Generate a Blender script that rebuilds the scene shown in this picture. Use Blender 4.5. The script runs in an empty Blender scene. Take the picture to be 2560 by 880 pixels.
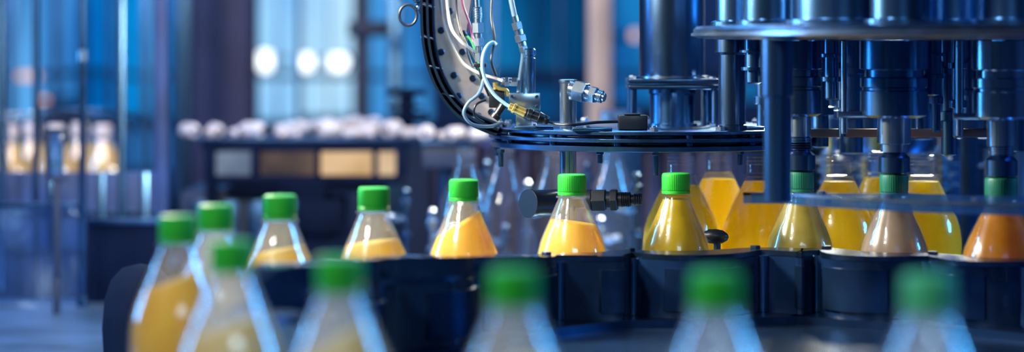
import bpy, bmesh, math, random
from mathutils import Vector, Matrix
random.seed(7)
F=85/36*2560; H=1.387; HY=117.0
def P(u,v,d): return Vector(((u-1280)*d/F, d, H-(v-HY)*d/F))
def X(u,d): return (u-1280)*d/F
def Z(v,d): return H-(v-HY)*d/F
sc=bpy.context.scene
sc.view_settings.view_transform='Standard'
sc.view_settings.look='None'
COL=sc.collection

# ---------------- materials ----------------
def nt(name):
    m=bpy.data.materials.new(name); m.use_nodes=True
    t=m.node_tree; t.nodes.clear()
    o=t.nodes.new('ShaderNodeOutputMaterial'); return m,t,o
def noise_col(t,c1,c2,scale,stretch=(1,1,1),lo=.35,hi=.65):
    tc=t.nodes.new('ShaderNodeTexCoord'); mp=t.nodes.new('ShaderNodeMapping')
    mp.inputs['Scale'].default_value=stretch
    n=t.nodes.new('ShaderNodeTexNoise'); n.inputs['Scale'].default_value=scale; n.inputs['Detail'].default_value=3
    r=t.nodes.new('ShaderNodeValToRGB')
    r.color_ramp.elements[0].position=lo; r.color_ramp.elements[1].position=hi
    r.color_ramp.elements[0].color=(*c1,1); r.color_ramp.elements[1].color=(*c2,1)
    t.links.new(tc.outputs['Object'],mp.inputs[0]); t.links.new(mp.outputs[0],n.inputs['Vector']); t.links.new(n.outputs['Fac'],r.inputs[0])
    return r.outputs[0],n
def pm(name,c,rough=.4,metal=0.,var=.25,scale=12,stretch=(1,1,1),coat=0,spec=.5):
    m,t,o=nt(name)
    b=t.nodes.new('ShaderNodeBsdfPrincipled')
    c2=tuple(min(1,x*(1+var)) for x in c); c1=tuple(x*(1-var) for x in c)
    s,n=noise_col(t,c1,c2,scale,stretch)
    t.links.new(s,b.inputs['Base Color'])
    b.inputs['Roughness'].default_value=rough; b.inputs['Metallic'].default_value=metal
    b.inputs['Coat Weight'].default_value=coat; b.inputs['Specular IOR Level'].default_value=spec
    t.links.new(b.outputs[0],o.inputs[0]); return m
def glow(name,c1,c2,scale=2,strength=1,stretch=(1,1,1)):
    m,t,o=nt(name); e=t.nodes.new('ShaderNodeEmission')
    s,n=noise_col(t,c1,c2,scale,stretch)
    t.links.new(s,e.inputs[0]); e.inputs[1].default_value=strength
    t.links.new(e.outputs[0],o.inputs[0]); return m
def clear(name,tint,base=.08,edge=.55,milk=.1,rough=.08,milkc=(.85,.9,1)):
    m,t,o=nt(name)
    tr=t.nodes.new('ShaderNodeBsdfTransparent'); tr.inputs[0].default_value=(*tint,1)
    gl=t.nodes.new('ShaderNodeBsdfGlossy'); gl.inputs['Roughness'].default_value=rough
    df=t.nodes.new('ShaderNodeBsdfDiffuse'); df.inputs[0].default_value=(*milkc,1)
    tl=t.nodes.new('ShaderNodeBsdfTranslucent'); tl.inputs[0].default_value=(*milkc,1)
    dm=t.nodes.new('ShaderNodeMixShader'); t.links.new(df.outputs[0],dm.inputs[1]); t.links.new(tl.outputs[0],dm.inputs[2])
    lw=t.nodes.new('ShaderNodeLayerWeight'); lw.inputs[0].default_value=.35
    mr=t.nodes.new('ShaderNodeMapRange'); mr.inputs['To Min'].default_value=base; mr.inputs['To Max'].default_value=edge
    t.links.new(lw.outputs['Facing'],mr.inputs['Value'])
    nz=t.nodes.new('ShaderNodeTexNoise'); nz.inputs['Scale'].default_value=70
    bp=t.nodes.new('ShaderNodeBump'); bp.inputs['Strength'].default_value=.35; bp.inputs['Distance'].default_value=.002
    tc=t.nodes.new('ShaderNodeTexCoord'); t.links.new(tc.outputs['Object'],nz.inputs['Vector'])
    t.links.new(nz.outputs['Fac'],bp.inputs['Height']); t.links.new(bp.outputs[0],gl.inputs['Normal'])
    m1=t.nodes.new('ShaderNodeMixShader'); m1.inputs[0].default_value=milk
    t.links.new(tr.outputs[0],m1.inputs[1]); t.links.new(dm.outputs[0],m1.inputs[2])
    m2=t.nodes.new('ShaderNodeMixShader'); t.links.new(mr.outputs[0],m2.inputs[0])
    t.links.new(m1.outputs[0],m2.inputs[1]); t.links.new(gl.outputs[0],m2.inputs[2])
    t.links.new(m2.outputs[0],o.inputs[0]); return m
def juice(name,c,c2=None,scale=30):
    m,t,o=nt(name)
    c2=c2 or tuple(x*.8 for x in c)
    s,n=noise_col(t,c,c2,scale)
    b=t.nodes.new('ShaderNodeBsdfPrincipled'); b.inputs['Roughness'].default_value=.25
    t.links.new(s,b.inputs['Base Color'])
    tl=t.nodes.new('ShaderNodeBsdfTranslucent'); t.links.new(s,tl.inputs[0])
    mx=t.nodes.new('ShaderNodeMixShader'); mx.inputs[0].default_value=.45
    t.links.new(b.outputs[0],mx.inputs[1]); t.links.new(tl.outputs[0],mx.inputs[2]); t.links.new(mx.outputs[0],o.inputs[0]); return m

M=dict(
 cap=pm('green_plastic',(.018,.38,.02),.42,0,.12,20),
 capfade=pm('pale_green_plastic',(.06,.42,.17),.4,0,.1,20),
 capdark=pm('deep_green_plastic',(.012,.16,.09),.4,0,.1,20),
 capw=pm('white_plastic',(.7,.6,.6),.4,0,.08),
 pet=clear('clear_bottle_plastic',(.96,.97,1),.05,.5,.10),
 petf=clear('filled_bottle_plastic',(.98,.98,1),.03,.34,.01),
 pett=clear('thin_clear_plastic',(.95,.97,1),.02,.40,.01),
 petm=clear('frosty_bottle_plastic',(.94,.96,1),.08,.5,.28),
 j_or=juice('orange_juice',(1,.72,.03),(.95,.56,.008)),
 j_bright=juice('bright_orange_juice',(1,.80,.0),(1,.72,.0)),
 j_pale=juice('pulpy_juice',(1,.80,.28),(1,.68,.08),60),
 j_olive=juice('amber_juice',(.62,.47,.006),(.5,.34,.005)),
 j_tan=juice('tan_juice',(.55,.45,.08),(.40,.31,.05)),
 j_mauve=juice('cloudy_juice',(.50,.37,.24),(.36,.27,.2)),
 j_near=juice('pale_cloudy_juice',(.5,.5,.42),(.4,.42,.42)),
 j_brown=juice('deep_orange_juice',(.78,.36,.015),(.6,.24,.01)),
 steel=pm('brushed_steel',(.40,.50,.62),.24,1,.2,40,(1,1,.05)),
 steeld=pm('dark_blue_steel',(.07,.135,.25),.27,1,.3,30,(1,1,.05)),
 steelb=pm('blue_steel',(.09,.21,.40),.26,1,.3,30,(1,1,.1)),
 navy=pm('navy_plastic',(.005,.019,.06),.22,0,.3,20,coat=.8),
 navym=pm('navy_metal',(.02,.055,.14),.34,.9,.3,20),
 navyr=pm('matte_navy_paint',(.006,.018,.06),.6,0,.3,5),
 black=pm('black_plastic',(.004,.006,.012),.33,0,.2),
 dull=pm('dull_black_paint',(.003,.007,.024),.9,0,.2,spec=.05),
 plate=pm('pinkish_steel_plate',(.82,.69,.66),.42,.35,.08,60),
 pink=pm('rosy_painted_steel',(.50,.39,.37),.5,.2,.1),
 col=pm('purple_grey_steel',(.06,.06,.13),.5,.3,.4,3),
 white=pm('white_roller',(.52,.48,.54),.35,0,.1),
 brass=pm('brass_fitting',(.6,.42,.12),.35,.8,.2),
 hosew=pm('pale_hose',(.45,.43,.42),.4,0,.05),
 hoseb=pm('light_blue_hose',(.24,.42,.50),.35,0,.05),
 hoseg=pm('grey_hose',(.12,.19,.28),.35,.2,.05),
 purple=pm('purple_cable',(.16,.02,.10),.4),
 greenc=pm('green_cable',(.05,.45,.12),.4),
 table=pm('table_steel',(.15,.27,.47),.3,.85,.3,8),
 hub=pm('dark_hub_steel',(.05,.11,.23),.25,.9,.4,8),
 acry=clear('blue_acrylic',(.35,.6,.95),.10,.45,.35,.15,(.04,.18,.45)),
 glass=clear('guard_glass',(.75,.88,1),.06,.4,.05,.1,(.2,.4,.8)),
 drum=pm('dull_purple_steel',(.075,.07,.135),.36,.7,.6,9,(1,1,.3)),
 wall=pm('wall_paint',(.008,.05,.17),.7,0,.5,1.5),
 floor=pm('floor_resin',(.03,.06,.13),.4,0,.3,2),
 ceil=pm('ceiling_panel',(.03,.06,.12),.8),
 bronze=pm('worn_bronze',(.2,.14,.13),.4,.7,.3),
 guard=pm('blue_guard',(.012,.04,.15),.5,.3,.5,5),
)

# ---------------- builder ----------------
def frame(ax):
    ax=ax.normalized()
    a=Vector((0,0,1)) if abs(ax.z)<.9 else Vector((1,0,0))
    u=ax.cross(a).normalized(); w=ax.cross(u).normalized()
    return u,w
def catmull(pts,res=8,closed=False):
    pts=[Vector(p) for p in pts]; n=len(pts); out=[]
    rng=range(n) if closed else range(n-1)
    for i in rng:
        if closed: p0,p1,p2,p3=pts[(i-1)%n],pts[i],pts[(i+1)%n],pts[(i+2)%n]
        else: p0,p1,p2,p3=pts[max(i-1,0)],pts[i],pts[i+1],pts[min(i+2,n-1)]
        for k in range(res):
            t=k/res
            out.append(.5*((2*p1)+(-p0+p2)*t+(2*p0-5*p1+4*p2-p3)*t*t+(-p0+3*p1-3*p2+p3)*t**3))
    if not closed: out.append(pts[-1])
    return out
class B:
    def __init__(s): s.v=[]; s.f=[]
    def add(s,v,f):
        n=len(s.v); s.v+= [Vector(x) for x in v]; s.f+=[tuple(i+n for i in q) for q in f]; return s
    def lathe(s,o,prof,axis=(0,0,1),seg=40,rfun=None):
        o=Vector(o); ax=Vector(axis).normalized(); u,w=frame(ax); v=[];f=[]
        for (r,t) in prof:
            for k in range(seg):
                a=2*math.pi*k/seg; rr=max(r,1e-5)
                if rfun: rr=rfun(rr,t,k)
                v.append(o+ax*t+u*(rr*math.cos(a))+w*(rr*math.sin(a)))
        for i in range(len(prof)-1):
            for k in range(seg):
                k2=(k+1)%seg; f.append((i*seg+k,i*seg+k2,(i+1)*seg+k2,(i+1)*seg+k))
        if prof[0][0]>1e-4: f.append(tuple(reversed(range(seg))))
        if prof[-1][0]>1e-4: f.append(tuple(range((len(prof)-1)*seg,len(prof)*seg)))
        return s.add(v,f)
    def cyl(s,p0,p1,r,r1=None,seg=32,bev=None):
        p0=Vector(p0);p1=Vector(p1); L=(p1-p0).length; r1=r if r1 is None else r1
        b=bev if bev is not None else min(r,r1,L)*.08
        return s.lathe(p0,[(r-b,0),(r,b),(r1,L-b),(r1-b,L)],p1-p0,seg)
    def hexn(s,p0,p1,r): return s.cyl(p0,p1,r,seg=6,bev=r*.08)
    def box(s,c,sz,rot=None,bev=0):
        c=Vector(c); bm=bmesh.new(); bmesh.ops.create_cube(bm,size=1)
        bmesh.ops.scale(bm,vec=Vector(sz),verts=bm.verts)
        if bev: bmesh.ops.bevel(bm,geom=bm.edges[:],offset=bev,segments=2,affect='EDGES',profile=.5)
        R=Matrix.Rotation(rot[0],3,rot[1]) if rot else Matrix.Identity(3)
        bm.verts.ensure_lookup_table(); bm.verts.index_update()
        v=[c+R@x.co for x in bm.verts]; f=[tuple(q.index for q in fa.verts) for fa in bm.faces]
        bm.free(); return s.add(v,f)
    def bb(s,a,b,bev=0):
        a=Vector(a);b=Vector(b)
        return s.box((a+b)/2,[abs(q) for q in (b-a)],bev=bev)
    def sweep(s,pts,r,seg=12,res=8,closed=False,raw=False):
        p=[Vector(q) for q in pts] if raw else catmull(pts,res,closed)
        n=len(p); v=[];f=[]; pu=None
        for i in range(n):
            a=p[(i-1)%n] if (closed or i>0) else p[i]; b=p[(i+1)%n] if (closed or i<n-1) else p[i]
            t=(b-a).normalized()
            if pu is None: u,_=frame(t)
            else: u=(pu-t*pu.dot(t)).normalized()
            pu=u; w=t.cross(u)
            for k in range(seg):
                an=2*math.pi*k/seg; v.append(p[i]+u*r*math.cos(an)+w*r*math.sin(an))
        for i in range(n if closed else n-1):
            j=(i+1)%n
            for k in range(seg):
                k2=(k+1)%seg; f.append((i*seg+k,i*seg+k2,j*seg+k2,j*seg+k))
        if not closed: f.append(tuple(reversed(range(seg)))); f.append(tuple(range((n-1)*seg,n*seg)))
        return s.add(v,f)
    def loft(s,A,Bp,d,closed=False):
        n=len(A); D=d if isinstance(d,list) else [Vector(d)]*n
        v=[Vector(q) for q in A]+[Vector(q) for q in Bp]; v+=[q+Vector(D[i%n]) for i,q in enumerate(v)]
        f=[]
        for i in range(n if closed else n-1):
            j=(i+1)%n
            f+=[(i,j,n+j,n+i),(2*n+i,3*n+i,3*n+j,2*n+j),(i,2*n+i,2*n+j,j),(n+i,n+j,3*n+j,3*n+i)]
        if not closed: f+=[(0,n,3*n,2*n),(n-1,3*n-1,4*n-1,2*n-1)]
        return s.add(v,f)
    def prism(s,poly,d):
        d=Vector(d); n=len(poly); v=[Vector(q) for q in poly]; v+=[q+d for q in v]
        f=[tuple(range(n)),tuple(reversed(range(n,2*n)))]+[(i,n+i,n+(i+1)%n,(i+1)%n) for i in range(n)]
        return s.add(v,f)
    def mesh(s,name,mat,origin=(0,0,0),smooth=35):
        o=Vector(origin); me=bpy.data.meshes.new(name)
        me.from_pydata([tuple(q-o) for q in s.v],[],s.f)
        bm=bmesh.new(); bm.from_mesh(me); bmesh.ops.recalc_face_normals(bm,faces=bm.faces)
        for fa in bm.faces: fa.smooth=True
        bm.to_mesh(me); bm.free()
        me.set_sharp_from_angle(angle=math.radians(smooth))
        me.materials.append(mat if not isinstance(mat,str) else M[mat]); return me
def link(name,data,loc=(0,0,0),parent=None):
    ob=bpy.data.objects.new(name,data); COL.objects.link(ob); ob.location=loc
    if parent: ob.parent=parent
    return ob
def thing(name,label,cat,base,parts,group=None):
    if len(parts)==1 and len(parts[0])<4 and not isinstance(parts[0][1],list):
        ob=link(name,parts[0][1].mesh(name,parts[0][2],base),base)
    else:
        ob=link(name,None,base); ob.empty_display_size=.02
        for p in parts:
            for bb_ in (p[1] if isinstance(p[1],list) else [p[1]]):
                c=link(p[0],bb_.mesh(p[0],p[2],base),(0,0,0),ob)
                if len(p)>3 and p[3]: c['label']=p[3]
                if len(p)>4:
                    for q in p[4]: link(q[0],q[1].mesh(q[0],q[2],base),(0,0,0),c)
    ob['label']=label; ob['category']=cat
    if group: ob['group']=group
    return ob
def struct(name,b,mat):
    ob=link(name,b.mesh(name,mat)); ob['kind']='structure'; return ob

# ---------------- room ----------------
x0,x1,y0,y1,zc=-3.5,3.5,-2.2,8.0,3.6
struct('floor',B().bb((x0,y0,-.1),(x1,y1,0)),'floor')
struct('ceiling',B().bb((x0,y0,zc),(x1,y1,zc+.1)),'ceil')
struct('wall_back',B().bb((x0,y1,0),(x1,y1+.1,zc)),'wall')
struct('wall_front',B().bb((x0,y0-.1,0),(x1,y0,zc)),'wall')
struct('wall_left',B().bb((x0-.1,y0,0),(x0,y1,zc)),'wall')
struct('wall_right',B().bb((x1,y0,0),(x1+.1,y1,zc)),'wall')
wins=[(-60,90,-150,300,(.02,.12,.36),(.12,.46,.95)),(104,195,-150,260,(.01,.12,.42),(.08,.38,.85)),
 (222,330,-150,290,(.0,.14,.5),(.0,.46,1)),(338,425,-150,290,(.0,.08,.3),(.0,.28,.7)),
 (640,742,-150,300,(.10,.36,.75),(.32,.65,1)),(752,880,-150,290,(.18,.45,.85),(.55,.85,1)),
 (925,1075,-150,300,(.01,.12,.4),(.07,.36,.8)),(1180,1330,-150,175,(.001,.05,.16),(.005,.15,.38)),(1345,1465,-150,175,(.001,.04,.13),(.005,.12,.32)),
 (1535,1660,-150,260,(.004,.07,.28),(.01,.2,.52)),(1850,2000,-150,250,(.0,.05,.18),(.01,.15,.4)),
 (2330,2420,-150,150,(.01,.08,.3),(.03,.35,.8)),(-60,62,540,705,(.45,.62,.95),(.8,.9,1)),
 (640,880,440,520,(.02,.12,.36),(.05,.22,.5)),(1180,1460,215,300,(.001,.03,.12),(.004,.09,.26)),
 (90,190,480,640,(.02,.09,.3),(.08,.24,.56)),(225,420,330,420,(.01,.09,.32),(.03,.22,.55))]
for i,(a,b,c,d,c1,c2) in enumerate(wins):
    dd=7.93
    struct('window_%d'%(i+1),B().bb(P(a,c,dd),P(b,d,dd)+Vector((0,.06,0)),.004),glow('window_glow_%d'%i,c1,c2,3.5,1.1,(1.6,1,.35)))
for i,v in enumerate((182,305,520)):
    struct('trim_%d'%(i+1),B().bb(P(-200,v,7.9),P(2760,v+14,7.9)+Vector((0,.05,0)),.004),'navyr')

# ---------------- background columns, lamps ----------------
def post(name,label,u0,u1,d,mat,ztop=2.2,zbot=0,dep=None,cat='post',extra=None):
    a=X(u0,d);b=X(u1,d); w=b-a; dep=dep or w
    bb=B().bb((a,d-dep/2,zbot+.015),(b,d+dep/2,ztop),w*.08)
    ft=B().bb((a-w*.3,d-dep*.8,zbot),(b+w*.3,d+dep*.8,zbot+.015),.002)
    pr=[('shaft',bb,mat),('foot_plate',ft,mat)]
    if extra: pr+=extra
    return thing(name,label,cat,((a+b)/2,d,zbot),pr)
post('support_column','wide purple-grey steel column standing on the hall floor',488,640,6.0,'col',3.5)
post('support_column','slim blue steel column beside the wide one',428,478,5.6,'steelb',3.5)
post('upright_profile','thin dark machine upright before bright window',740,752,5.2,'navym',2.4)
d=5.0
post('upright_profile','dark navy machine upright with clamp knob',886,924,d,'navyr',2.4,extra=[('clamp',B().bb(P(872,52,d)-Vector((0,.03,0)),P(975,92,d)+Vector((0,.01,0)),.004),'navyr')])
post('upright_profile','pale rosy painted steel upright behind the capping machine',1470,1528,5.0,'pink',2.4)
post('upright_profile','blue steel upright beside window',970,1006,5.4,'steelb',2.4)
for (a,b,dd,mt) in ((18,40,6.4,'steelb'),(132,150,5.8,'navym'),(268,284,6.6,'navym'),(352,376,6.0,'steelb'),(690,698,6.6,'steelb'),(820,826,6.8,'steelb'),(1225,1240,6.2,'steelb'),(1395,1404,6.4,'navym')):
    post('upright_profile','slim blue steel upright of the hall machinery',a,b,dd,mt,2.6)
for (a,b,mt) in ((-4,12,'steelb'),(84,96,'navym'),(296,314,'steelb'),(388,420,'guard')):
    post('guard_post','slim blue guard frame post before the rear conveyor',a,b,3.785,mt,2.0,0,.02)
d=3.6
post('guard_post','slim dark guard post with hinge knob on machine table',198,214,d,'navym',1.75,1.0,extra=[('hinge',B().lathe(P(206,140,d)-Vector((0,0,.01)),[(.004,0),(.007,.002),(.007,.018),(.004,.02)]),'steel')])
post('machine_upright','dark blue square upright on the machine table',2404,2442,3.15,'navym',1.7,1.0)
lampm=glow('lamp_white',(.85,.93,1),(.95,.98,1),3,3.2)
lamppk=glow('lamp_rosy',(1,.6,.55),(1,.7,.6),3,1.0)
lampred=glow('lamp_red',(1,.05,.05),(1,.1,.08),3,2)
lampw=glow('lamp_warm',(1,.85,.7),(1,.9,.8),3,3)
lampo=glow('lamp_amber',(1,.5,.25),(1,.6,.35),3,1.2)
def lamp(u,v,d,w,h,mat,label):
    c=P(u,v,d); ww=w*d/F/2; hh=h*d/F/2
    hs=B().bb(c+Vector((-ww*1.1,.012,-hh*1.1)),c+Vector((ww*1.1,.05,hh*1.1)),.004)
    hs.bb((c.x-.01,c.y+.03,c.z-.01),(c.x+.01,8.0,c.z+.01))
    gl=B().bb(c+Vector((-ww,0,-hh)),c+Vector((ww,.014,hh)),min(ww,hh)*.5)
    thing('work_lamp',label,'lamp',tuple(c),[('housing',hs,M['navym']),('diffuser',gl,mat)])
lamp(663,152,7.2,30,48,lampm,'bright white work lamp against blue window')
lamp(766,156,7.2,30,38,lampm,'bright white work lamp against blue window')
lamp(842,156,7.2,50,36,lampm,'wide bright white work lamp against blue window')
lamp(1588,88,6.5,22,26,lamppk,'small rosy indicator lamp')
lamp(2368,18,7.6,22,18,lampred,'small red signal lamp')
lamp(2392,258,7.6,14,32,lampw,'small warm lamp behind the filling machine')
lamp(70,190,6.6,56,20,lamppk,'small rosy lamp before a window')
lamp(106,250,6.9,26,12,lampo,'small amber indicator lamp')

# ---------------- machine table ----------------
tb=B().bb((-1.3,1.1,.97),(1.5,3.72,1.0),.004)
parts=[('table_top',tb,M['table'])]
for (a,b) in ((-1.2,1.2),(1.4,1.2),(-1.2,3.6),(1.4,3.6)):
    parts.append(('leg',B().bb((a-.04,b-.04,0),(a+.04,b+.04,.97),.004),M['steelb']))
thing('machine_table','wide stainless steel machine table carrying the bottle line','table',(0,2.3,0),parts)

# ---------------- bottles ----------------
PROF=[(.001,.006),(.022,.004),(.030,0),(.036,.006),(.0385,.02),(.0385,.06),(.0365,.09),(.0385,.12),(.039,.145),(.0388,.155),(.0376,.165),(.0347,.177),(.0295,.190),(.0228,.205),(.0182,.216),(.0155,.222),(.0146,.2245),(.0170,.2252),(.0170,.2268),(.0138,.2275),(.0134,.2300),(.0134,.2488),(.0122,.2492)]
def RZ(z):
    for (r0,a),(r1,b) in zip(PROF[2:],PROF[3:]):
        if a<=z<=b: return r0+(r1-r0)*((z-a)/(b-a+1e-9))
    return .0134
cache={}
def shell(mat):
    if mat not in cache:
        b=B().lathe((0,0,0),PROF,seg=48)
        b.f=[q for q in b.f if len(q)<10]
        for k in range(3):
            zz=.236+.004*k
            b.sweep([(math.cos(a)*.0137,math.sin(a)*.0137,zz+.004*a/6.283) for a in [i*.3142 for i in range(20)]],.0006,6,raw=True)
        cache[mat]=b.mesh('bottle_body',mat,smooth=50)
    return cache[mat]
def capmesh(mat,key):
    if key not in cache:
        b=B()
        b.lathe((0,0,0),[(.0149,.2318),(.0153,.2322),(.0153,.2475),(.0147,.2495),(.0135,.2503),(.0001,.2504)],seg=120,
                rfun=lambda r,t,k: r-(.0005 if (k%3==0 and .232<t<.2485) else 0))
        cache[key]=b.mesh('screw_cap',mat)
        t=B().lathe((0,0,0),[(.0140,.2281),(.0154,.2283),(.0154,.2308),(.0149,.2313)],seg=60)
        cache[key+'t']=t.mesh('tamper_band',mat)
    return cache[key],cache[key+'t']
def juicemesh(mat,h,tilt):
    key=(mat,h,tilt)
    if key in cache: return cache[key]
    seg=40;n=36;v=[];f=[]
    for i in range(n):
        for k in range(seg):
            a=2*math.pi*k/seg
            hh=h+tilt*.03*math.cos(a)
            z=.003+(hh-.003)*i/(n-1); r=max(RZ(z)-.0014,.001)
            v.append((r*math.cos(a),r*math.sin(a),z))
    for i in range(n-1):
        for k in range(seg):
            k2=(k+1)%seg; f.append((i*seg+k,i*seg+k2,(i+1)*seg+k2,(i+1)*seg+k))
    f.append(tuple(reversed(range(seg)))); f.append(tuple(range((n-1)*seg,n*seg)))
    b=B().add(v,f); cache[key]=b.mesh('juice',mat); return cache[key]
def bottle(x,y,label,cap='cap',jm='j_or',fill=.17,tilt=0,pet='pet',group='capped juice bottles on the star wheel',z=1.0,s=(1,1,1)):
    ob=link('juice_bottle' if jm else 'empty_bottle',None,(x,y,z)); ob.empty_display_size=.02; ob.scale=s
    link('bottle_body',shell(pet),parent=ob)
    if cap:
        a,b=capmesh(cap,'c'+cap); link('screw_cap',a,parent=ob); link('tamper_band',b,parent=ob)
    if jm: link('juice',juicemesh(jm,fill,tilt),parent=ob)
    ob['label']=label; ob['category']='bottle'; ob['group']=group
    return ob
LB='clear plastic bottle of orange juice with green screw cap'
far=[(445,540,'j_or',.198,.3,'pet'),(540,513,'j_pale',.19,.2,'petm'),(700,489,'j_pale',.199,.15,'pet'),(935,470,'j_pale',.197,.1,'pet'),
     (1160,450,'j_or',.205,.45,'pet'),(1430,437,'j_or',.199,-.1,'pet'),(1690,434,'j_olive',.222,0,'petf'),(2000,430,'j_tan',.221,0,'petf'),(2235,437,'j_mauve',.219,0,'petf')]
near=[(580,603,'j_pale',.190,.3),(850,645,'j_pale',.196,.5),(1285,675,'j_pale',.192,.2),(1790,682,'j_near',.18,0),(2320,690,'j_near',.17,0)]
loop=[]
for (u,v,j,fl,ti,pt) in far:
    Y=830.5/(v-117); x=X(u,Y); loop.append((x,Y))
    lab={'j_pale':'clear bottle part filled with pulpy juice, green screw cap','j_or':LB,'j_olive':'full amber juice bottle with green screw cap',
         'j_tan':'tan juice bottle under a capping head','j_mauve':'cloudy pale juice bottle under a capping head'}[j]
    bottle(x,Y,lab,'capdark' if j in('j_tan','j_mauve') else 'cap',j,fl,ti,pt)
nearp=[]
for (u,v,j,fl,ti) in near:
    Y=830.5/(v-117); x=X(u,Y); nearp.append((x,Y))
    bottle(x,Y,'frosty clear bottle with pulpy juice and green screw cap' if j=='j_pale' else 'frosty clear bottle with cloudy drink and pale green cap','capfade' if u>2000 else 'cap',j,fl,ti,'petm')
bottle(.512,2.53,'deep orange juice bottle below a capping head','capdark','j_brown',.221,0,'petf',s=(1.12,1.12,1))
loop+= [(.515,2.53),(.61,2.44),(.70,2.33),(.745,2.2),(.76,2.06),(.745,1.92),(.69,1.78),(.60,1.65),(.49,1.54),(.375,1.475)]+nearp[::-1]+[(-.25,1.83)]
G='uncapped full juice bottles leaving the filler'
for (u,Y,fi) in ((1702,2.84,.2145),(1796,2.94,.2165),(1900,2.84,.219),(2098,2.84,.219),(2200,2.94,.218),(2308,2.84,.219)):
    bottle(X(u,Y),Y,'uncapped clear bottle full of bright orange juice',None,'j_bright',fi,0,'petf',group=G,s=(1.18,1.18,1.045))
for (u,Y) in ((1165,3.3),(1262,3.42),(1385,3.3),(1532,3.42)):
    bottle(X(u,Y),Y,'empty clear plastic bottle without cap',None,None,pet='pett',group='empty bottles waiting by the filler')
for i,(u,Y) in enumerate(((-95,4.22),(22,4.23),(140,4.24),(258,4.26),(-40,4.32),(80,4.33),(200,4.34))):
    bottle(X(u,Y),Y,'orange juice bottle with white cap on rear conveyor','capw','j_or',.216,0,'petm',group='bottles on the rear conveyor')

# ---------------- star wheel ----------------
C=Vector((.25,2.03,0))
lp=catmull([(a,b,0) for a,b in loop],12,True)
N=len(lp)
def off(i,o): 
    i%=N
    a=lp[(i-1)%N];b=lp[(i+1)%N];t=(b-a).normalized(); n=Vector((t.y,-t.x,0))
    if n.dot(C-lp[i])<0: n=-n
    return lp[i]+n*o
def ino(i): return .062+.042*abs(math.cos(math.pi*i/12))
outer=[];inner=[];
for i in range(N):
    t=i/12
    outer.append(off(i,.046-.018*(1-math.cos(2*math.pi*t))/2))
    inner.append(off(i,ino(i)))
up=lambda L,z:[Vector((p.x,p.y,z)) for p in L]
ring=B().loft(up(outer,1.104),up(inner,1.104),(0,0,.060),True)
lip=B().loft(up([off(i,.048-.018*(1-math.cos(2*math.pi*(i/12)))/2) for i in range(N)],1.1645),up([off(i,ino(i)-.003) for i in range(N)],1.1645),(0,0,.0055),True)
low=B().loft(up(outer,1.096),up([off(i,.112) for i in range(N)],1.096),(0,0,.008),True)
hub=B().prism(up([off(i,.110) for i in range(N)],1.088),(0,0,.008))
colm=B().lathe((.25,2.03,1.0),[(.09,0),(.09,.01),(.06,.015),(.06,.075),(.08,.088)])
bolts=[];seams=[];pads=[]
for i in range(0,N,12):
    p=off(i+6,.045); bolts.append(B().hexn((p.x,p.y,1.17),(p.x,p.y,1.1735),.006))
    q=off(i+6,.065); seams.append(B().cyl((q.x,q.y,1.104),(q.x,q.y,1.1645),.006,seg=16))
    a1=[off(i+k,ino(i+k)-.001) for k in (-3,-2,-1,0,1,2,3)]; a2=[off(i+k,ino(i+k)+.004) for k in (-3,-2,-1,0,1,2,3)]
    pads.append(B().loft(up(a1,1.112),up(a2,1.112),(0,0,.044)))
g=list(range(6,58))
A_=[off(i,.048) for i in g]; B_=[off(i,ino(i)-.002) for i in g]
tops=[]
for k,(i,p) in enumerate(zip(g,B_)):
    u=1280+p.x*F/p.y
    v=668+(700-u)*.9 if u<700 else (668-(u-700)*.083 if u<1000 else 643-(u-1000)*.006)
    tops.append(Vector((0,0,max(.0012,Z(v,p.y)-1.170))))
rise=B().loft(up(A_,1.170),up(B_,1.170),tops)
thing('star_wheel','large dark navy scalloped star wheel with bottle pockets','machine part',(.25,2.03,1.0),
 [('pocket_ring',ring,'navy'),('top_rim',lip,'steeld'),('raised_guide',rise,'navy'),('lower_rim',low,'navym'),('hub_plate',hub,'hub'),('hub_column',colm,'steel'),('rim_bolt',bolts,'steeld'),('seam_rod',seams,'steelb'),('pocket_pad',pads,'navym')])

# ---------------- capping disc stack ----------------
cx,cy=.162,2.86
def disc(b,z,t,r,c=(cx,cy),seg=96):
    return b.lathe((c[0],c[1],z),[(r-.0012,0),(r,.0008),(r,t-.0008),(r-.0012,t)],seg=seg)
d1=disc(B(),1.2885,.0045,.186); d2=disc(B(),1.2805,.0045,.190); d3=disc(B(),1.2700,.0065,.187)
core=disc(B(),1.2765,.012,.168)
bo=[]; bo2=[]; sp_=[]
for k in range(14):
    a=2*math.pi*k/14+.2; x=cx+.172*math.cos(a); y=cy+.172*math.sin(a)
    b=B().hexn((x,y,1.293),(x,y,1.2975),.0055); b.cyl((x,y,1.2975),(x,y,1.299),.003); bo.append(b)
    a+=.22; x=cx+.179*math.cos(a); y=cy+.179*math.sin(a); sp_.append(B().cyl((x,y,1.275),(x,y,1.289),.0045,seg=16))
for u,v,l in ((1252,2.76,.016),(1640,2.69,.022),(1208,2.86,.008),(1500,2.72,.01),(1850,2.72,.012)):
    x=X(u,v); x=max(x,cx-.18); b=B().hexn((x,v,1.266),(x,v,1.270),.0048); b.cyl((x,v,1.266-l),(x,v,1.266),.003); bo2.append(b)
clamps=[B().bb((X(u,yy)-.022,yy-.012,1.293),(X(u,yy)+.022,yy+.012,1.297),.0008) for u,yy in ((1335,2.745),(1480,2.70),(1860,2.74))]
arm=B().bb((cx-.02,3.0,1.270),(cx+.02,3.62,1.29),.002); arm.bb((cx-.03,3.58,1.0),(cx+.03,3.66,1.292),.002)
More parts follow.
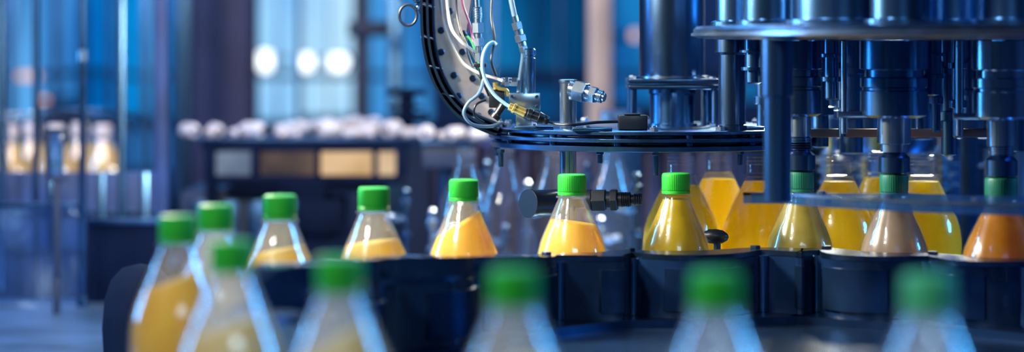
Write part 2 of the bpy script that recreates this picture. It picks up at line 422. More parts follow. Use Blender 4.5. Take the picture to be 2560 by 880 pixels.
thing('cap_transfer_disc','stack of round dark steel plates with bolts around rim','machine part',(cx,cy,1.0),
 [('top_disc',d1,'steelb'),('middle_disc',d2,'steelb'),('bottom_disc',d3,'steelb'),('disc_core',core,'navy'),('rim_bolt',bo,'steel'),('spacer',sp_,'steeld'),('hanging_bolt',bo2,'steeld'),('clamp_plate',clamps,'steelb'),('support_arm',arm,'navym')])

# drive cylinder
d=2.88; cxx=X(1680,d)
main=B().lathe((cxx,d,Z(190,d)),[(.0385,0),(.0392,.002),(.0392,.32),(.036,.325)],seg=64)
neck=B().lathe((cxx,d,Z(197,d)),[(.033,0),(.041,.001),(.041,.003),(.033,.0045)],seg=48)
fl=[B().bb((cxx-.0535,d-.045,Z(v1,d)),(cxx+.0535,d+.045,Z(v0,d)),.0012) for v0,v1 in ((212,222),(196,208))]
flb=[];rods=[]
for sx in (-1,1):
    for sy in (-1,1):
        flb.append(B().hexn((cxx+sx*.045,d+sy*.036,Z(196,d)),(cxx+sx*.045,d+sy*.036,Z(190,d)),.0045))
        x=cxx+sx*.048; y=d+sy*.038
        b=B().cyl((x,y,1.293),(x,y,Z(222,d)),.0042); b.hexn((x,y,1.293),(x,y,1.2975),.007); rods.append(b)
lower=B().lathe((cxx,d,1.293),[(.030,0),(.030,.003),(.0265,.0035),(.0265,Z(224,d)-1.293-.006),(.028,Z(224,d)-1.293-.004),(.028,Z(222,d)-1.293)],seg=56)
lower.bb((cxx-.004,d-.031,1.293),(cxx+.004,d-.025,Z(222,d)),.0005)
fin=B().bb((cxx+.036,d-.02,1.293),(cxx+.040,d+.02,Z(222,d)),.0005)
thing('drive_cylinder','tall polished steel drive cylinder bolted on flange plates','machine part',(cxx,d,1.293),
 [('cylinder_barrel',main,'steeld'),('collar',neck,'steel'),('flange_plate',fl,'steeld'),('flange_bolt',flb,'steel'),('lower_barrel',lower,'steelb'),('tie_rod',rods,'steeld'),('fin',fin,'steeld')])

# sensor block with cable
d=2.74
sb=B().bb((X(1545,d),d-.012,1.2935),(X(1618,d),d+.014,Z(287,d)),.0015); sb.bb((X(1560,d),d-.013,Z(287,d)),(X(1600,d),d+.004,Z(283,d)),.0008)
cab=B().sweep([P(1545,304,d),P(1490,306,d-.01),P(1430,312,d-.03),P(1385,310,d-.02),P(1362,300,d-.02)],.0018)
conb=B().cyl(P(1312,283,d-.02),P(1366,301,d-.02),.0062,.0058); conb.cyl(P(1318,285,d-.02),P(1330,289,d-.02),.0072); conb.cyl(P(1346,294,d-.02),P(1372,303,d-.02),.0072,.0045)
conc=B().cyl(P(1272,266,d-.02),P(1314,284,d-.02),.0045,.0055); conc.cyl(P(1282,270,d-.02),P(1288,273,d-.02),.006)
hb=B().sweep([P(1242,112,d),P(1232,106,d),P(1216,118,d-.01),P(1206,148,d-.02),P(1210,190,d-.02),P(1232,232,d-.02),P(1258,256,d-.02),P(1276,268,d-.02)],.0021)
thing('proximity_sensor','black sensor block with brass connector and pale blue cable','sensor',tuple(P(1580,320,d)),
 [('sensor_body',sb,'black'),('sensor_cable',cab,'black'),('plug_housing',conb,'black'),('plug_collar',conc,'brass'),('supply_cable',hb,'hoseb')])

# ---------------- cap chute ----------------
d=2.82
c_out=[(1052,-90),(1053,0),(1056,90),(1068,160),(1092,222),(1130,275),(1178,312),(1240,338)]
def shiftc(L,o):
    p=[Vector(a) for a in L]; out=[]
    for i,q in enumerate(p):
        t=(p[min(i+1,len(p)-1)]-p[max(i-1,0)]).normalized()
        q2=q+Vector((t.y,-t.x))*o; out.append((q2.x,q2.y))
    return out
def U(L,dd=None): return catmull([P(u,v,dd or d) for u,v in L],8)
def chs(o0,o1,yy0,yy1):
    a=U(shiftc(c_out,o0)); b=U(shiftc(c_out,o1))
    for L in (a,b):
        for q in L: q.y=yy0
    return B().loft(a,b,(0,yy1-yy0,0))
r1=chs(0,7,2.775,2.845); r2=chs(15,21,2.775,2.845); r3=chs(29,34,2.785,2.845)
back=chs(4,32,2.842,2.845)
inn=[(1182,-90),(1180,-20),(1170,50),(1164,110),(1176,160),(1204,205),(1232,250),(1250,306)]
outp=U(shiftc(c_out,34)); ip=U(inn)
pl=B().loft(outp,ip,(0,.005,0))
inedge=B().loft(ip,[q+Vector((.0018,0,.0010)) for q in ip],(0,.012,0))
pins=[]
for u,v in ((1058,20),(1060,100),(1078,175),(1112,245),(1160,297)):
    p=P(u+12,v-6,2.79); pins.append(B().cyl((p.x-.009,p.y,p.z+.002),(p.x+.008,p.y,p.z-.002),.0026))
sbolt=[]
for u,v in ((1103,76),(1158,84),(1103,130),(1156,130),(1124,28),(1135,188),(1182,196),(1146,240),(1204,240),(1196,290),(1228,280)):
    p=P(u,v,2.82); b=B().cyl(p,p+Vector((0,-.002,0)),.0040); b.cyl(p+Vector((.001,-.001,0)),p+Vector((.001,-.007,-.0005)),.0032,seg=6); sbolt.append(b)
hr=B().sweep([P(1020+22*math.cos(a),38+26*math.sin(a),2.80) for a in [i*math.pi/8 for i in range(16)]],.0016,closed=True,res=3)
sp=B().sweep([P(1030+6*math.cos(i*.9)+i*.35,-30+i*1.0,2.80+.003*math.sin(i*.9)) for i in range(56)],.0013,seg=8,res=3)
sp.cyl(P(1046,12,2.80),P(1056,34,2.80),.003)
grn=[B().sweep([P(1168,90,2.80),P(1182,110,2.80),P(1200,170,2.80),P(1212,215,2.80)],.0013),B().sweep([P(1150,270,2.815),P(1172,292,2.81),P(1205,306,2.81)],.0013)]
thing('cap_chute','curved cap chute with dark outer rails and bolted rosy steel plate','machine part',tuple(P(1235,338,d)),
 [('outer_rail',r1,'steeld'),('middle_rail',r2,'steeld'),('inner_rail',r3,'navym'),('rail_backing',back,'navy'),('side_plate',pl,'plate'),('plate_edge',inedge,'steel'),('rail_pin',pins,'steel'),('plate_bolt',sbolt,'steeld'),('hanging_ring',hr,'black'),('coiled_cord',sp,'steeld'),('indicator_cord',grn,'greenc')])

# pneumatics
def fitting(p0,p1,specs):
    b=B(); p0=Vector(p0);p1=Vector(p1)
    for k,a,c,r in specs:
        q0=p0.lerp(p1,a);q1=p0.lerp(p1,c)
        if k=='h': b.hexn(q0,q1,r)
        elif k=='c': b.cyl(q0,q1,r)
        elif k=='t':
            L=(q1-q0).length; n=max(3,int(L/.0022)); pr=[]
            for i in range(n):
                pr+=[(r*.86,L*i/n),(r,L*(i+.35)/n),(r,L*(i+.6)/n)]
            pr+=[(r*.86,L)]; b.lathe(q0,pr,q1-q0,24)
    return b
d=2.77
f1=fitting(P(1190,-40,d),P(1200,165,d),[('c',0,.36,.0032),('t',.28,.42,.0055),('c',.40,.5,.0048),('h',.47,.60,.0074),('c',.6,.66,.005),('h',.66,.76,.0068),('c',.76,.9,.0044),('h',.84,.95,.006)])
f1b=B().box(P(1200,163,d),(.015,.009,.0045),bev=.0008)
hw=B().sweep([P(1117,-40,d),P(1119,20,d),P(1128,70,d-.005),P(1152,103,d-.01),P(1180,124,d-.005),P(1196,135,d)],.0017)
hw2=B().sweep([P(1098,-30,2.80),P(1108,50,2.80),P(1130,115,2.80),P(1158,158,2.80),P(1200,184,2.79),P(1240,196,2.78),P(1258,203,2.77)],.0017)
hg=B().sweep([P(1204,160,d),P(1208,200,d-.005),P(1196,235,d-.02),P(1170,258,d-.025),P(1160,285,d-.025),P(1180,310,d-.02),P(1222,316,d-.01),P(1256,306,d)],.0020)
hk=[B().sweep([P(1140,-40,2.79),P(1142,30,2.79),P(1156,90,2.78),P(1188,150,2.77),P(1206,200,2.765),P(1222,240,2.77)],.0013),
    B().sweep([P(1232,-40,2.80),P(1228,40,2.79),P(1236,100,2.78),P(1228,150,2.77),P(1240,190,2.775)],.0014),
    B().sweep([P(1214,250,2.76),P(1190,262,2.755),P(1186,288,2.755),P(1210,306,2.76)],.0014)]
pu=B().sweep([P(1150,-30,2.80),P(1158,15,2.80),P(1174,60,2.80),P(1182,95,2.80),P(1196,130,2.78)],.0013)
thing('air_hose_bundle','pale grey air hoses with steel couplings beside the chute','hose',tuple(P(1200,165,d)),
 [('coupling',f1,'steel'),('cable_clip',f1b,'black'),('white_hose',hw,'hosew'),('cream_hose',hw2,'hosew'),('grey_hose',hg,'hoseg'),('black_cable',hk,'black'),('purple_cable',pu,'purple')])
d=2.78
blk=B().bb(P(1272,275,d)-Vector((0,.014,0)),P(1350,233,d)+Vector((0,.018,0)),.0006); blk.bb(P(1286,286,d)-Vector((0,.010,0)),P(1346,275,d)+Vector((0,.014,0)),.0005)
blk.bb((X(1290,d),d-.012,1.293),(X(1330,d),d+.012,Z(284,d)),.0006)
blkb=[B().cyl(P(u,v,d-.014),P(u,v,d-.0165),.0018,seg=12) for u,v in ((1280,241),(1342,241),(1280,267),(1342,267))]
act=B().lathe(P(1323,233,d),[(.0068,0),(.0068,.004),(.0072,.005),(.0072,.040),(.0062,.041),(.0062,.043),(.0074,.044),(.0074,.050),(.006,.0515)],seg=32)
el=fitting(P(1252,204,d),P(1296,205,d),[('c',0,.3,.0045),('h',.22,.45,.006),('c',.45,.7,.0048),('h',.6,.95,.0055)])
el2=B().bb(P(1222,270,d),P(1262,222,d)+Vector((0,.02,0)),.0015)
el2.cyl(P(1240,290,d-.005),P(1258,262,d-.005),.0045); el2.cyl(P(1235,296,d-.005),P(1243,286,d-.005),.006)
by=B().sweep([P(1236,214,d-.003),P(1250,222,d-.004),P(1266,226,d-.002),P(1270,240,d)],.0022); by.cyl(P(1239,206,d-.002),P(1240,224,d-.002),.0032)
inl=fitting(P(1286,40,d),P(1312,135,d),[('c',0,.2,.0034),('h',.16,.36,.0064),('c',.36,.5,.0046),('h',.5,.68,.0072),('c',.68,.8,.0044),('h',.8,.95,.0055)])
inh=[B().sweep([P(1270,-50,d),P(1278,0,d),P(1288,48,d)],.003),B().sweep([P(1308,118,d),P(1306,150,d+.006),P(1300,190,d+.008),P(1296,232,d+.004)],.0022)]
thing('air_valve','small steel pneumatic valve block with upright actuator','valve',(X(1310,d),d,1.293),
 [('valve_block',blk,'steel'),('block_screw',blkb,'steeld'),('actuator',act,'steelb'),('side_coupling',el,'steel'),('solenoid',el2,'black'),('brass_elbow',by,'brass'),('inlet_coupling',inl,'steel'),('inlet_hose',inh,'hoseg')])

# pipe post with couplings
d=2.76; px=X(1420,d)
pp=B().lathe((px,d,1.0),[(.016,0),(.016,.006),(.0095,.007),(.0095,Z(208,d)-1.0),(.0108,Z(206,d)-1.0),(.0108,Z(200,d)-1.0),(.009,Z(198,d)-1.0)],seg=40)
cp=fitting(P(1424,222,d-.012),P(1512,244,d-.03),[('c',0,.25,.008),('h',.15,.48,.0125),('c',.46,.62,.0085),('h',.58,.76,.0098),('c',.74,.86,.0062),('t',.80,.94,.0072),('c',.94,1,.005)])
cp2=B().cyl(P(1322,509,d-.03),P(1395,506,d-.002),.0150); cp2.cyl(P(1320,509,d-.031),P(1330,508.6,d-.027),.0162); cp2.cyl(P(1390,506,d-.003),P(1425,504,d),.011)
cp3=fitting(P(1425,502,d),P(1606,498,d-.012),[('c',0,.3,.009),('c',.22,.30,.0125),('h',.30,.50,.0135),('c',.50,.58,.010),('h',.56,.66,.0135),('c',.66,.72,.0085),('t',.70,.84,.0088),('c',.84,.92,.0055),('t',.88,1.0,.0068)])
thing('pipe_post','steel pipe post with threaded hose couplings at two heights','pipe',(px,d,1.0),
 [('pipe',pp,'steel'),('upper_coupling',cp,'steel'),('end_cap',cp2,'black'),('lower_coupling',cp3,'black')])
d=2.72; kx,kz=X(1793,d),Z(590,d)
kb=B().lathe((kx-.014,d,kz),[(.0005,-.002),(.005,-.001),(.0078,.004),(.0085,.012),(.0075,.020),(.004,.0255),(.0005,.027)],axis=(1,0,-.05),seg=28)
ks=B().cyl((kx,d,1.0),(kx,d,kz),.004); ks.lathe((kx,d,1.0),[(.012,0),(.012,.004),(.004,.005)])
thing('bottle_guide','black rounded bottle guide on a thin stem','guide',(kx,d,1.0),[('rounded_tip',kb,'black'),('stem',ks,'navym')])

# ---------------- capping carousel ----------------
ux,uy=.61,2.52
ud=B().lathe((ux,uy,1.395),[(.39,0),(.415,.001),(.42,.003),(.42,.010),(.417,.013),(.40,.014)],seg=128)
rim=B().loft([Vector((ux+.421*math.cos(a),uy+.421*math.sin(a),1.3985)) for a in [i*math.pi/64 for i in range(128)]],
             [Vector((ux+.4225*math.cos(a),uy+.4225*math.sin(a),1.3985)) for a in [i*math.pi/64 for i in range(128)]],(0,0,.0025),True)
cc=B().lathe((.67,2.98,1.0),[(.085,0),(.085,.02),(.055,.03),(.055,.394)],seg=64)
cc2=B().lathe((X(2230,3.16),3.18,1.0),[(.03,0),(.03,.24),(.058,.25),(.062,.26),(.062,.38),(.05,.394)],seg=64)
tops_=[]
for (x,y,r) in ((X(1925,2.5),2.5,.028),(X(2080,2.5),2.45,.045),(X(2230,2.45),2.4,.03),(X(2380,2.5),2.5,.04),(X(2520,2.4),2.4,.03),(X(1840,2.62),2.62,.022)):
    tops_.append(B().lathe((x,y,1.408),[(r*1.25,0),(r*1.25,.006),(r,.008),(r,.14),(r*.9,.142)],seg=48))
lgt=B().lathe((X(1830,2.72),2.72,1.293),[(.017,0),(.017,.006),(.0155,.007),(.0155,.085),(.0195,.088),(.0195,.102)],seg=40)
hang=[]
for (u,y,v,r) in ((1905,2.82,330,.006),(2050,2.8,370,.010),(2105,2.7,345,.004),(2128,2.86,385,.014),(2168,2.95,330,.018),(2300,2.9,350,.018),(2340,2.72,330,.005),(2372,2.75,390,.009),(2395,2.65,345,.006),(2430,2.8,300,.014),(2545,2.75,380,.012),(2078,2.62,250,.007),(2330,2.62,240,.008),(1885,2.66,210,.009)):
    x=X(u,y); z0=Z(v,y); h=1.395-z0
    hang.append(B().lathe((x,y,z0),[(r*.6,0),(r,.002),(r,h*.3),(r*1.6,h*.31),(r*1.6,h*.38),(r*1.1,h*.39),(r*1.1,h*.7),(r*1.8,h*.71),(r*1.8,h*.76),(r*1.2,h*.77),(r*1.2,h)],seg=28))
thing('capping_carousel','round upper carousel plate with housings above capping heads','machine',(ux,uy,1.0),
 [('carousel_plate',ud,'steeld'),('plate_rim',rim,'steel'),('center_column',cc,'steeld'),('rear_column',cc2,'steeld'),('drive_housing',tops_,'steelb'),('guide_shaft',lgt,'steeld'),('hanging_rod',hang,'steelb')])
def head(x,y,r,matc,low=1.2515):
    h=1.393-low
    b1=B().lathe((x,y,low+h*.42),[(r*.8,0),(r,.003),(r,h*.20),(r*.94,h*.21),(r*.94,h*.225),(r,h*.235),(r,h*.30),(r*.86,h*.31),(r*.86,h*.36),(r*1.02,h*.37),(r*1.02,h*.58)],seg=48)
    b2=B().lathe((x,y,low+h*.16),[(r*.42,0),(r*.42,h*.06),(r*.5,h*.065),(r*.5,h*.26)],seg=32)
    pr=[]; n=6; sh=h*.10
    for i in range(n): pr+=[(.011,h*.16+sh*i/n),(.0135,h*.16+sh*(i+.3)/n),(.0135,h*.16+sh*(i+.6)/n)]
    b3=B().lathe((x,y,low),[(.0145,0),(.0168,.001),(.0168,h*.12),(.012,h*.15)]+pr+[(.011,h*.27)],seg=32)
    ga=B().cyl((x-r*1.5,y-.004,low+h*.30),(x-r*1.5,y-.004,1.393),.0035); ga.bb((x-r*1.7,y-.008,low+h*.42),(x,y,low+h*.47),.001)
    thing('capping_machine','cylindrical blue steel capper pressing down on bottle cap','machine part',(x,y,low),[('head_barrel',b1,matc),('spindle',b2,'steel'),('chuck',b3,'steeld'),('guide_rod',ga,'steel')],'capping heads under the carousel')
head(*loop[7],.024,'steeld'); head(*loop[8],.036,'steelb'); head(.512,2.53,.030,'steel')
d=2.33
sh=B().lathe((X(1944,d),d,1.238),[(.0135,0),(.0135,.10),(.0155,.102),(.0155,.1565)],seg=40)
arcA=[];arcB=[]
for i in range(49):
    a=math.radians(168+ (i/48)*104)
    arcA.append(Vector((.62+.385*math.cos(a),2.62+.36*math.sin(a),1.2275)))
    arcB.append(Vector((.62+.30*math.cos(a),2.62+.215*math.sin(a),1.2275)))
for L in (arcA,arcB):
    for q in L: q.y=min(q.y,2.46 if L is arcA else 2.47)
lowp=B().loft(arcA,arcB,(0,0,.010))
lowe=B().loft([q+Vector((0,-.0015,.0085)) for q in arcA],[q+Vector((0,.0005,.0085)) for q in arcA],(0,0,.003))
lb=[]
for i in range(6,48,7):
    p=arcA[i].lerp(arcB[i],.3); lb.append(B().hexn((p.x,p.y,1.2375),(p.x,p.y,1.2415),.005))
thing('lower_guide_plate','curved blue translucent guide plate hung on a steel shaft','machine part',(X(1944,d),d,1.2275),
 [('arc_plate',lowp,'acry'),('front_edge',lowe,'steel'),('plate_bolt',lb,'steel'),('hanger_shaft',sh,'steelb')])
d=2.75
bar=B().bb((X(1990,d),d-.004,Z(343,d)),(X(2480,d),d+.006,Z(322,d)),.001)
hgs=[B().cyl((X(u,d),d+.004,Z(325,d)),(X(u,d),d+.004,1.395),.005) for u in (2010,2300,2470)]
thing('tie_bar','worn brownish horizontal tie bar on thin hangers','bar',tuple(P(2200,343,d)),[('bar_body',bar,'bronze'),('hanger',hgs,'steeld')])
vb=B().bb((X(1990,3.34),3.3,Z(372,3.3)),(X(2760,3.34),3.4,Z(340,3.3)),.002); vb.bb((.98,3.3,1.0),(1.05,3.4,Z(372,3.3)),.002)
vb.bb((X(2010,3.34),3.36,1.0),(X(2040,3.34),3.4,Z(372,3.3)),.002)
shelves=[B().bb((X(a,3.3),3.30,Z(v+9,3.3)),(X(b,3.3),3.36,Z(v,3.3)),.001) for a,b,v in ((2040,2120,398),(2120,2230,415),(2290,2400,402),(2300,2396,428),(2286,2400,455),(2440,2520,410))]
thing('filler_beam','dark steel filler beam over the rear bottles','machine',(.6,3.35,1.0),[('beam',vb,'navym'),('bracket_plate',shelves,'steel')])
for i,u in enumerate((2075,2165,2262,2350,2530)):
    x=X(u,3.27);z0=Z(480,3.27);pr=[(.004,0),(.008,.003)]
    for k in range(7):
        r=(.013,.016,.012,.018,.014,.019,.013)[(k+i)%7]
        pr+=[(r*.7,.004+k*.0075),(r,.005+k*.0075),(r,.009+k*.0075),(r*.7,.010+k*.0075)]
    b=B().lathe((x,3.27,z0),pr+[(.010,.058),(.010,.078)],seg=32); b.bb((x-.008,3.27,z0+.068),(x+.008,3.31,z0+.078),.001)
    st=B().cyl((x,3.27,z0+.078),(x,3.27,z0+.16),.007); st.hexn((x,3.27,z0+.1),(x,3.27,z0+.115),.012)
    thing('filling_valve','stacked steel filling valve hung from the filler beam','valve',(x,3.27,z0),[('valve_stack',b,'steel'),('valve_stem',st,'steelb')],'filling valves')
rc=B().bb((X(2440,5),4.9,0),(X(3200,5),5.4,2.3),.01)
rd=B().bb((X(2460,5),4.885,.5),(X(2890,5),4.9,1.42),.004); rh=B().cyl((X(2480,5),4.87,1.2),(X(2480,5),4.87,1.3),.008)
thing('control_cabinet','tall navy steel control cabinet behind the filler','cabinet',(X(2700,5),5.1,0),[('cabinet_body',rc,'navyr'),('door',rd,'navyr',None,[('handle',rh,'steel')])])
tk=B().lathe((.72,4.3,0),[(.20,0),(.21,.02),(.21,1.3),(.22,1.31),(.22,1.33),(.21,1.34),(.21,1.7),(.15,1.78),(.01,1.8)],seg=96)
tkb=[B().bb((.60+.1*k,4.07,.9),(.62+.1*k,4.11,1.45),.003) for k in range(3)]
thing('juice_tank','tall dark navy juice tank with vertical ribs','tank',(.72,4.3,0),[('tank_shell',tk,'navym'),('rib',tkb,'steelb')])
dr=B().lathe((.14,4.25,0),[(.25,0),(.27,.02),(.27,.9),(.28,.91),(.28,1.0),(.27,1.01),(.27,1.215),(.285,1.22),(.285,1.235),(.27,1.24)],seg=128)
ribs=[]
for k in range(26):
    a=math.pi+math.pi*k/25; ribs.append(B().cyl((.14+.277*math.cos(a),4.25+.277*math.sin(a),1.01),(.14+.277*math.cos(a),4.25+.277*math.sin(a),1.215),.007,seg=12))
thing('rinser_drum','large dull purple steel rinser drum with vertical rods','machine',(.14,4.25,0),[('drum_shell',dr,'drum'),('vertical_rod',ribs,'drum')])
for i,(u,v,dd) in enumerate(((1015,470,3.52),(1080,520,3.45),(1215,400,3.56),(1318,450,3.5),(1468,405,3.56),(1500,540,3.5),(1590,430,3.3),(1650,520,3.5),(1262,560,3.62),(1130,560,3.6))):
    x=X(u,dd); zt=Z(v,dd); h=zt-1.0
    b=B().lathe((x,dd,1.0),[(.012,0),(.012,.005),(.004,.006),(.004,h-.03),(.009,h-.028),(.009,h-.018),(.005,h-.016),(.006,h-.004),(.003,h)],seg=24)
    b.hexn((x,dd,1.0+h*.6),(x,dd,1.0+h*.6+.008),.009)
    b2=fitting((x,dd,1.0+h*.75),(x+.03*(1 if i%2 else -1),dd-.012,1.0+h*.75+.006),[('c',0,.5,.004),('h',.3,.6,.007),('t',.6,1,.005)])
    thing('spray_nozzle','slim steel spray nozzle stand with side coupling','nozzle',(x,dd,1.0),[('nozzle_stem',b,'steel' if i%2 else 'steeld'),('side_coupling',b2,'steel')],'spray nozzles behind the bottles')

# ---------------- rear cap feeder with rollers ----------------
d=4.0
def bx(u0,v0,u1,v1,dd=d,dep=.05,bev=.002,b=None):
    a=P(u0,v0,dd); c=P(u1,v1,dd); return (b or B()).bb((a.x,dd,c.z),(c.x,dd+dep,a.z),bev)
fr=bx(502,352,1012,374,dep=.12); bx(510,440,1000,462,dep=.12,b=fr)
for u0,u1 in ((508,536),(628,646),(788,800),(932,944),(990,1012)): bx(u0,372,u1,444,dep=.1,b=fr)
bx(512,462,536,520,dep=.05,b=fr); bx(560,470,960,480,dep=.1,b=fr)
pan=[]
for (u0,u1,c,c2,s) in ((540,625,(.2,.28,.45),(.4,.52,.72),.5),(650,786,(.14,.11,.13),(.36,.25,.2),.4),(802,930,(.75,.48,.23),(1,.68,.4),.8),(946,988,(.8,.55,.32),(1,.75,.5),.8)):
    pan.append(('glow_panel',bx(u0,380,u1,438,d+.02,.01,.001),glow('painted_glow_panel_%d'%u0,c,c2,14,s)))  # light on the panels is put in as emission, no lamp behind them
ped=B(); bx(700,462,812,500,dep=.1,b=ped); bx(740,500,856,584,d,.12,b=ped); q=P(800,584,d); ped.bb((q.x-.05,d+.01,0),(q.x+.05,d+.11,q.z),.003)
tt=bx(476,345,1040,353,dep=.16)
thing('cap_feeder','dark framed cap feeder with beige panels given a painted glow on pedestal','machine',(P(800,0,d).x,d,0),[('frame',fr,'dull')]+pan+[('pedestal',ped,'dull'),('feeder_top',tt,'navym')])
# machine base beside the feeder
mb=bx(452,480,690,760,4.05,.3); mbs=[bx(470+i*72,500,525+i*72,640,4.04,.012) for i in range(3)]
q=P(560,760,4.05); mb.bb((P(470,0,4.05).x,4.08,0),(P(670,0,4.05).x,4.32,q.z),.003)
thing('machine_base','dark blue machine base with recessed panels below feeder','machine',(P(570,0,4.2).x,4.2,0),[('base_body',mb,'navyr'),('base_panel',mbs,'navym')])
d2_=3.82; shf=bx(1050,352,1185,362,d2_,.09); shl=B().cyl((X(1110,d2_),d2_+.045,0),(X(1110,d2_),d2_+.045,Z(360,d2_)),.012)
shf2=bx(1056,366,1180,420,d2_+.01,.06)
thing('feeder_shelf','small dark feeder shelf on a single leg','shelf',(X(1115,d2_),d2_,0),[('shelf_top',shf,'navym'),('shelf_box',shf2,'navyr'),('shelf_leg',shl,'navym')])
random.seed(3)
rr=[(490,1),(520,.7),(546,1.0),(578,.65),(602,.95),(634,.6),(660,1.1),(694,.5),(722,.65),(752,.5),(790,1.2),(826,.5),(854,.7),(884,.5),(910,.95),(938,.55),(966,1.2),(1000,.7)]
def roller(u,s,dd,v):
    x=X(u,dd); z=Z(v,dd); r=.0120*s
    ax=(random.uniform(-1.2,1.2),1,0)
    b=B().lathe((x,dd,z+r),[(r*.3,0),(r*.35,.001),(r*.4,.006),(r*.92,.008),(r,.011),(r,.025),(r*.8,.027),(r*.8,.032),(r,.034),(r,.042),(r*.9,.045)],axis=ax,seg=32)
    a2=B().cyl(Vector((x,dd-.004,z+r)),Vector((x,dd+.003,z+r)),r*.35)
    thing('feed_roller','short white plastic roller lying on the cap feeder','roller',(x,dd,z),[('roller_body',b,'white'),('axle',a2,'black')],'white rollers on the cap feeder')
for i,(u,s) in enumerate(rr): roller(u,s,4.01+.02*(i%3),345)
for i,(u,s) in enumerate(((1062,1.0),(1094,.6),(1122,.9),(1150,.6),(1172,.8))): roller(u,s,3.83+.01*(i%2),352)
for (a,b_,v0,v1,dd) in ((690,950,322,306,4.13),):
    p=[];n=11
    for k in range(n):
        t0,t1=k/n,(k+.8)/n
        q0=P(a,v0,dd).lerp(P(b_,v1,dd+.12),t0);q1=P(a,v0,dd).lerp(P(b_,v1,dd+.12),t1)
        p.append(B().cyl(q0,q1,.008+.0025*(k%3)))
    core_=B().cyl(P(a,v0,dd),P(b_,v1,dd+.12),.005)
    q=P(a,v0,dd).lerp(P(b_,v1,dd+.12),.4)
    legs=[B().cyl((q.x,q.y,Z(345,4.0)-.03),q,.006)]
    thing('feed_shaft','pale rosy ringed feed shaft resting above the feeder','shaft',tuple(P(a,v0,dd)),[('ring_sleeve',p,'white'),('shaft_core',core_,'steeld'),('support_leg',legs,'navym')])
bk=B(); bx(998,220,1034,346,4.1,.04,b=bk); bx(964,222,1062,240,4.09,.05,b=bk); bx(968,262,1056,272,4.09,.05,b=bk); bx(976,282,1066,296,4.09,.05,b=bk)
thing('clamp_stand','dark stepped clamp stand on the cap feeder','stand',tuple(P(1016,345,4.1)),[('stand_body',bk,'dull')])

# ---------------- rear left conveyor ----------------
cv=B().bb((-1.35,4.12,.985),(-.60,4.50,1.0),.002)
gd=B().bb((-1.25,3.86,.9),(-.55,3.87,Z(430,3.86)),.002)
gst=[B().bb((-1.25,3.852,z),(-.55,3.86,z+.006),.001) for z in (1.06,1.12)]
gvt=[B().bb((x,3.845,.9),(x+.012,3.852,Z(430,3.86)),.001) for x in (-.82,-.74,-.66,-.59)]
lg=[B().bb((x-.03,4.27,0),(x+.03,4.33,.985),.003) for x in (-1.2,-.68)]
gr=[B().sweep([P(-80,v,dd),P(60,v-6,dd),P(180,v-14,dd+.1),P(300,v-8,dd+.2),P(370,v+6,dd+.4)],.0022) for (v,dd) in ((288,3.9),(304,3.9))]
gl_=[B().cyl((X(u,3.9),3.9,.9),P(u,292,3.9),.0025) for u in (20,330)]
thing('rear_conveyor','dark blue bottle conveyor with side guard and thin guide rods','conveyor',(-.9,4.1,0),[('conveyor_bed',cv,'table'),('side_guard',gd,'guard'),('guard_strip',gst,'navym'),('guard_strut',gvt,'steelb'),('conveyor_leg',lg,'steelb'),('guide_rod',gr,'steel'),('rod_support',gl_,'steelb')])
lpb=B(); dd=3.5
for (a,b,c,e) in ((114,322,168,332),(114,440,166,452),(112,326,122,448),(158,326,168,360)): bx(a,b,c,e,dd,.02,.002,lpb)
bx(132,450,146,700,dd,.02,.002,lpb); q=P(139,700,dd); lpb.bb((q.x-.004,dd,1.0),(q.x+.004,dd+.02,q.z+.002),.001)
lg2=bx(122,332,158,440,dd+.006,.006,.001)
thing('sensor_bracket','dark rectangular bracket holding a pale glass reflector','bracket',tuple(P(139,826,dd)),[('bracket_frame',lpb,'navyr'),('reflector',lg2,'acry')])
for (u0,u1,v0,v1,dd,mt,lab) in ((-40,196,520,770,3.66,'glass','pale glass splash screen standing on the machine table'),(216,420,560,770,3.66,'dull','matte navy splash screen standing on the machine table')):
    a=P(u0,v0,dd);b=P(u1,v1,dd); bb_=B().bb((a.x,dd,1.0),(b.x,dd+.006,a.z),.001)
    e=B().bb((a.x,dd-.004,a.z),(b.x,dd+.010,a.z+.008),.001)
    thing('splash_screen',lab,'screen',((a.x+b.x)/2,dd,1.0),[('pane',bb_,mt),('top_edge',e,'navym')])
my=2.9; mx=X(352,my)
mh=B().lathe((mx,my,1.0),[(.055,0),(.055,.008),(.044,.014),(.046,.05),(.043,.085),(.035,.108),(.022,.122),(.001,.127)],seg=48)
thing('motor_housing','rounded dark navy motor housing standing on machine table','motor',(mx,my,1.0),[('housing_shell',mh,'dull')])
lc=B().bb((-1.9,5.15,0),(-.85,5.5,1.02),.01); ld=B().bb((-1.6,5.14,.3),(-1.2,5.15,.95),.004)
thing('low_cabinet','low blue steel cabinet on the hall floor','cabinet',(-1.3,5.3,0),[('cabinet_body',lc,'navym'),('door',ld,'navym')])
lc=B().bb((-.62,7.0,0),(1.6,7.4,1.10),.01); ld=B().bb((-.5,6.99,.3),(-.1,7.0,1.05),.004)
thing('low_cabinet','long dark navy machine base behind the bottling line','cabinet',(.3,7.2,0),[('cabinet_body',lc,'navyr'),('door',ld,'navyr')])

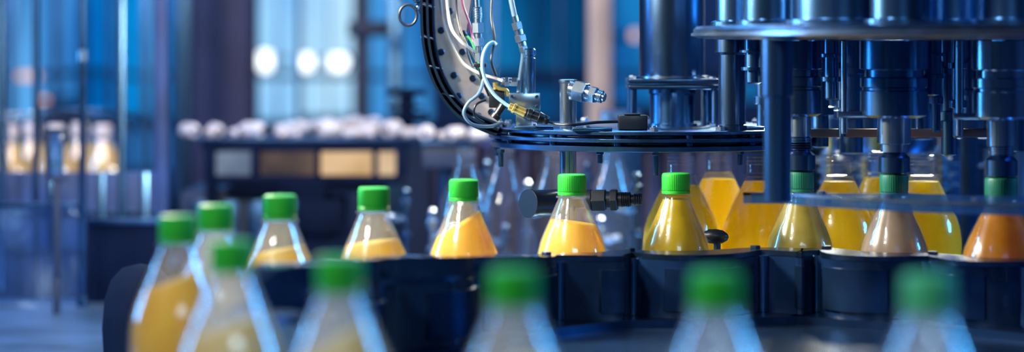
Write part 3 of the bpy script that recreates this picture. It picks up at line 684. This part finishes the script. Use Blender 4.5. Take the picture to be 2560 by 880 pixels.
# ---------------- lights ----------------
def area(name,loc,tgt,sx,sy,col,pw):
    l=bpy.data.lights.new(name,'AREA'); l.shape='RECTANGLE'; l.size=sx; l.size_y=sy; l.color=col; l.energy=pw
    o=bpy.data.objects.new(name,l); COL.objects.link(o); o.location=loc
    o.rotation_euler=(Vector(tgt)-Vector(loc)).to_track_quat('-Z','Y').to_euler(); return o
area('key_light',(-1.3,.9,2.9),(.1,2.4,1.2),.35,.25,(1,.95,.88),42)
area('front_light',(.6,-.6,2.6),(.1,2.4,1.2),1.0,.3,(.5,.8,1),15)
area('blue_side_light',(2.2,2.6,2.2),(.4,2.7,1.25),.3,1.2,(.05,.42,1),64)
area('blue_side_light',(-2.2,3.2,2.0),(0,3,1.2),.3,1.4,(.08,.45,1),46)
area('rear_light',(.62,3.72,1.75),(.36,2.9,1.15),.3,.25,(1,.95,.68),42)
area('bottle_fill_light',(-.45,2.55,1.62),(.3,2.86,1.17),.15,.12,(1,.94,.75),20)  # unseen warm fill, added to brighten the uncapped bottles and the chute
area('rear_blue_light',(-.3,5.2,3.2),(0,4,1.0),2,.8,(.15,.5,1),32)
area('hall_light',(-1.2,6.6,3.3),(-.6,7.5,1.0),2,.5,(.15,.5,1),38)
area('rosy_light',(-.3,3.2,2.3),(-.4,4.1,1.2),.5,.3,(1,.78,.72),15)
area('left_rosy_light',(-1.1,3.5,2.0),(-.85,4.25,1.2),.3,.3,(1,.8,.7),8)

w=bpy.data.worlds.new('World'); sc.world=w; w.use_nodes=True
w.node_tree.nodes['Background'].inputs[0].default_value=(.05,.2,.5,1); w.node_tree.nodes['Background'].inputs[1].default_value=.3

cam=bpy.data.cameras.new('Camera'); co=bpy.data.objects.new('Camera',cam); COL.objects.link(co)
co.location=(0,0,H); co.rotation_euler=(math.pi/2,0,0)
cam.lens=85; cam.sensor_width=36; cam.sensor_fit='HORIZONTAL'; cam.shift_y=-(440-HY)/2560
cam.clip_start=.05; cam.clip_end=50
cam.dof.use_dof=True; cam.dof.focus_distance=2.69; cam.dof.aperture_fstop=2.3
sc.camera=co
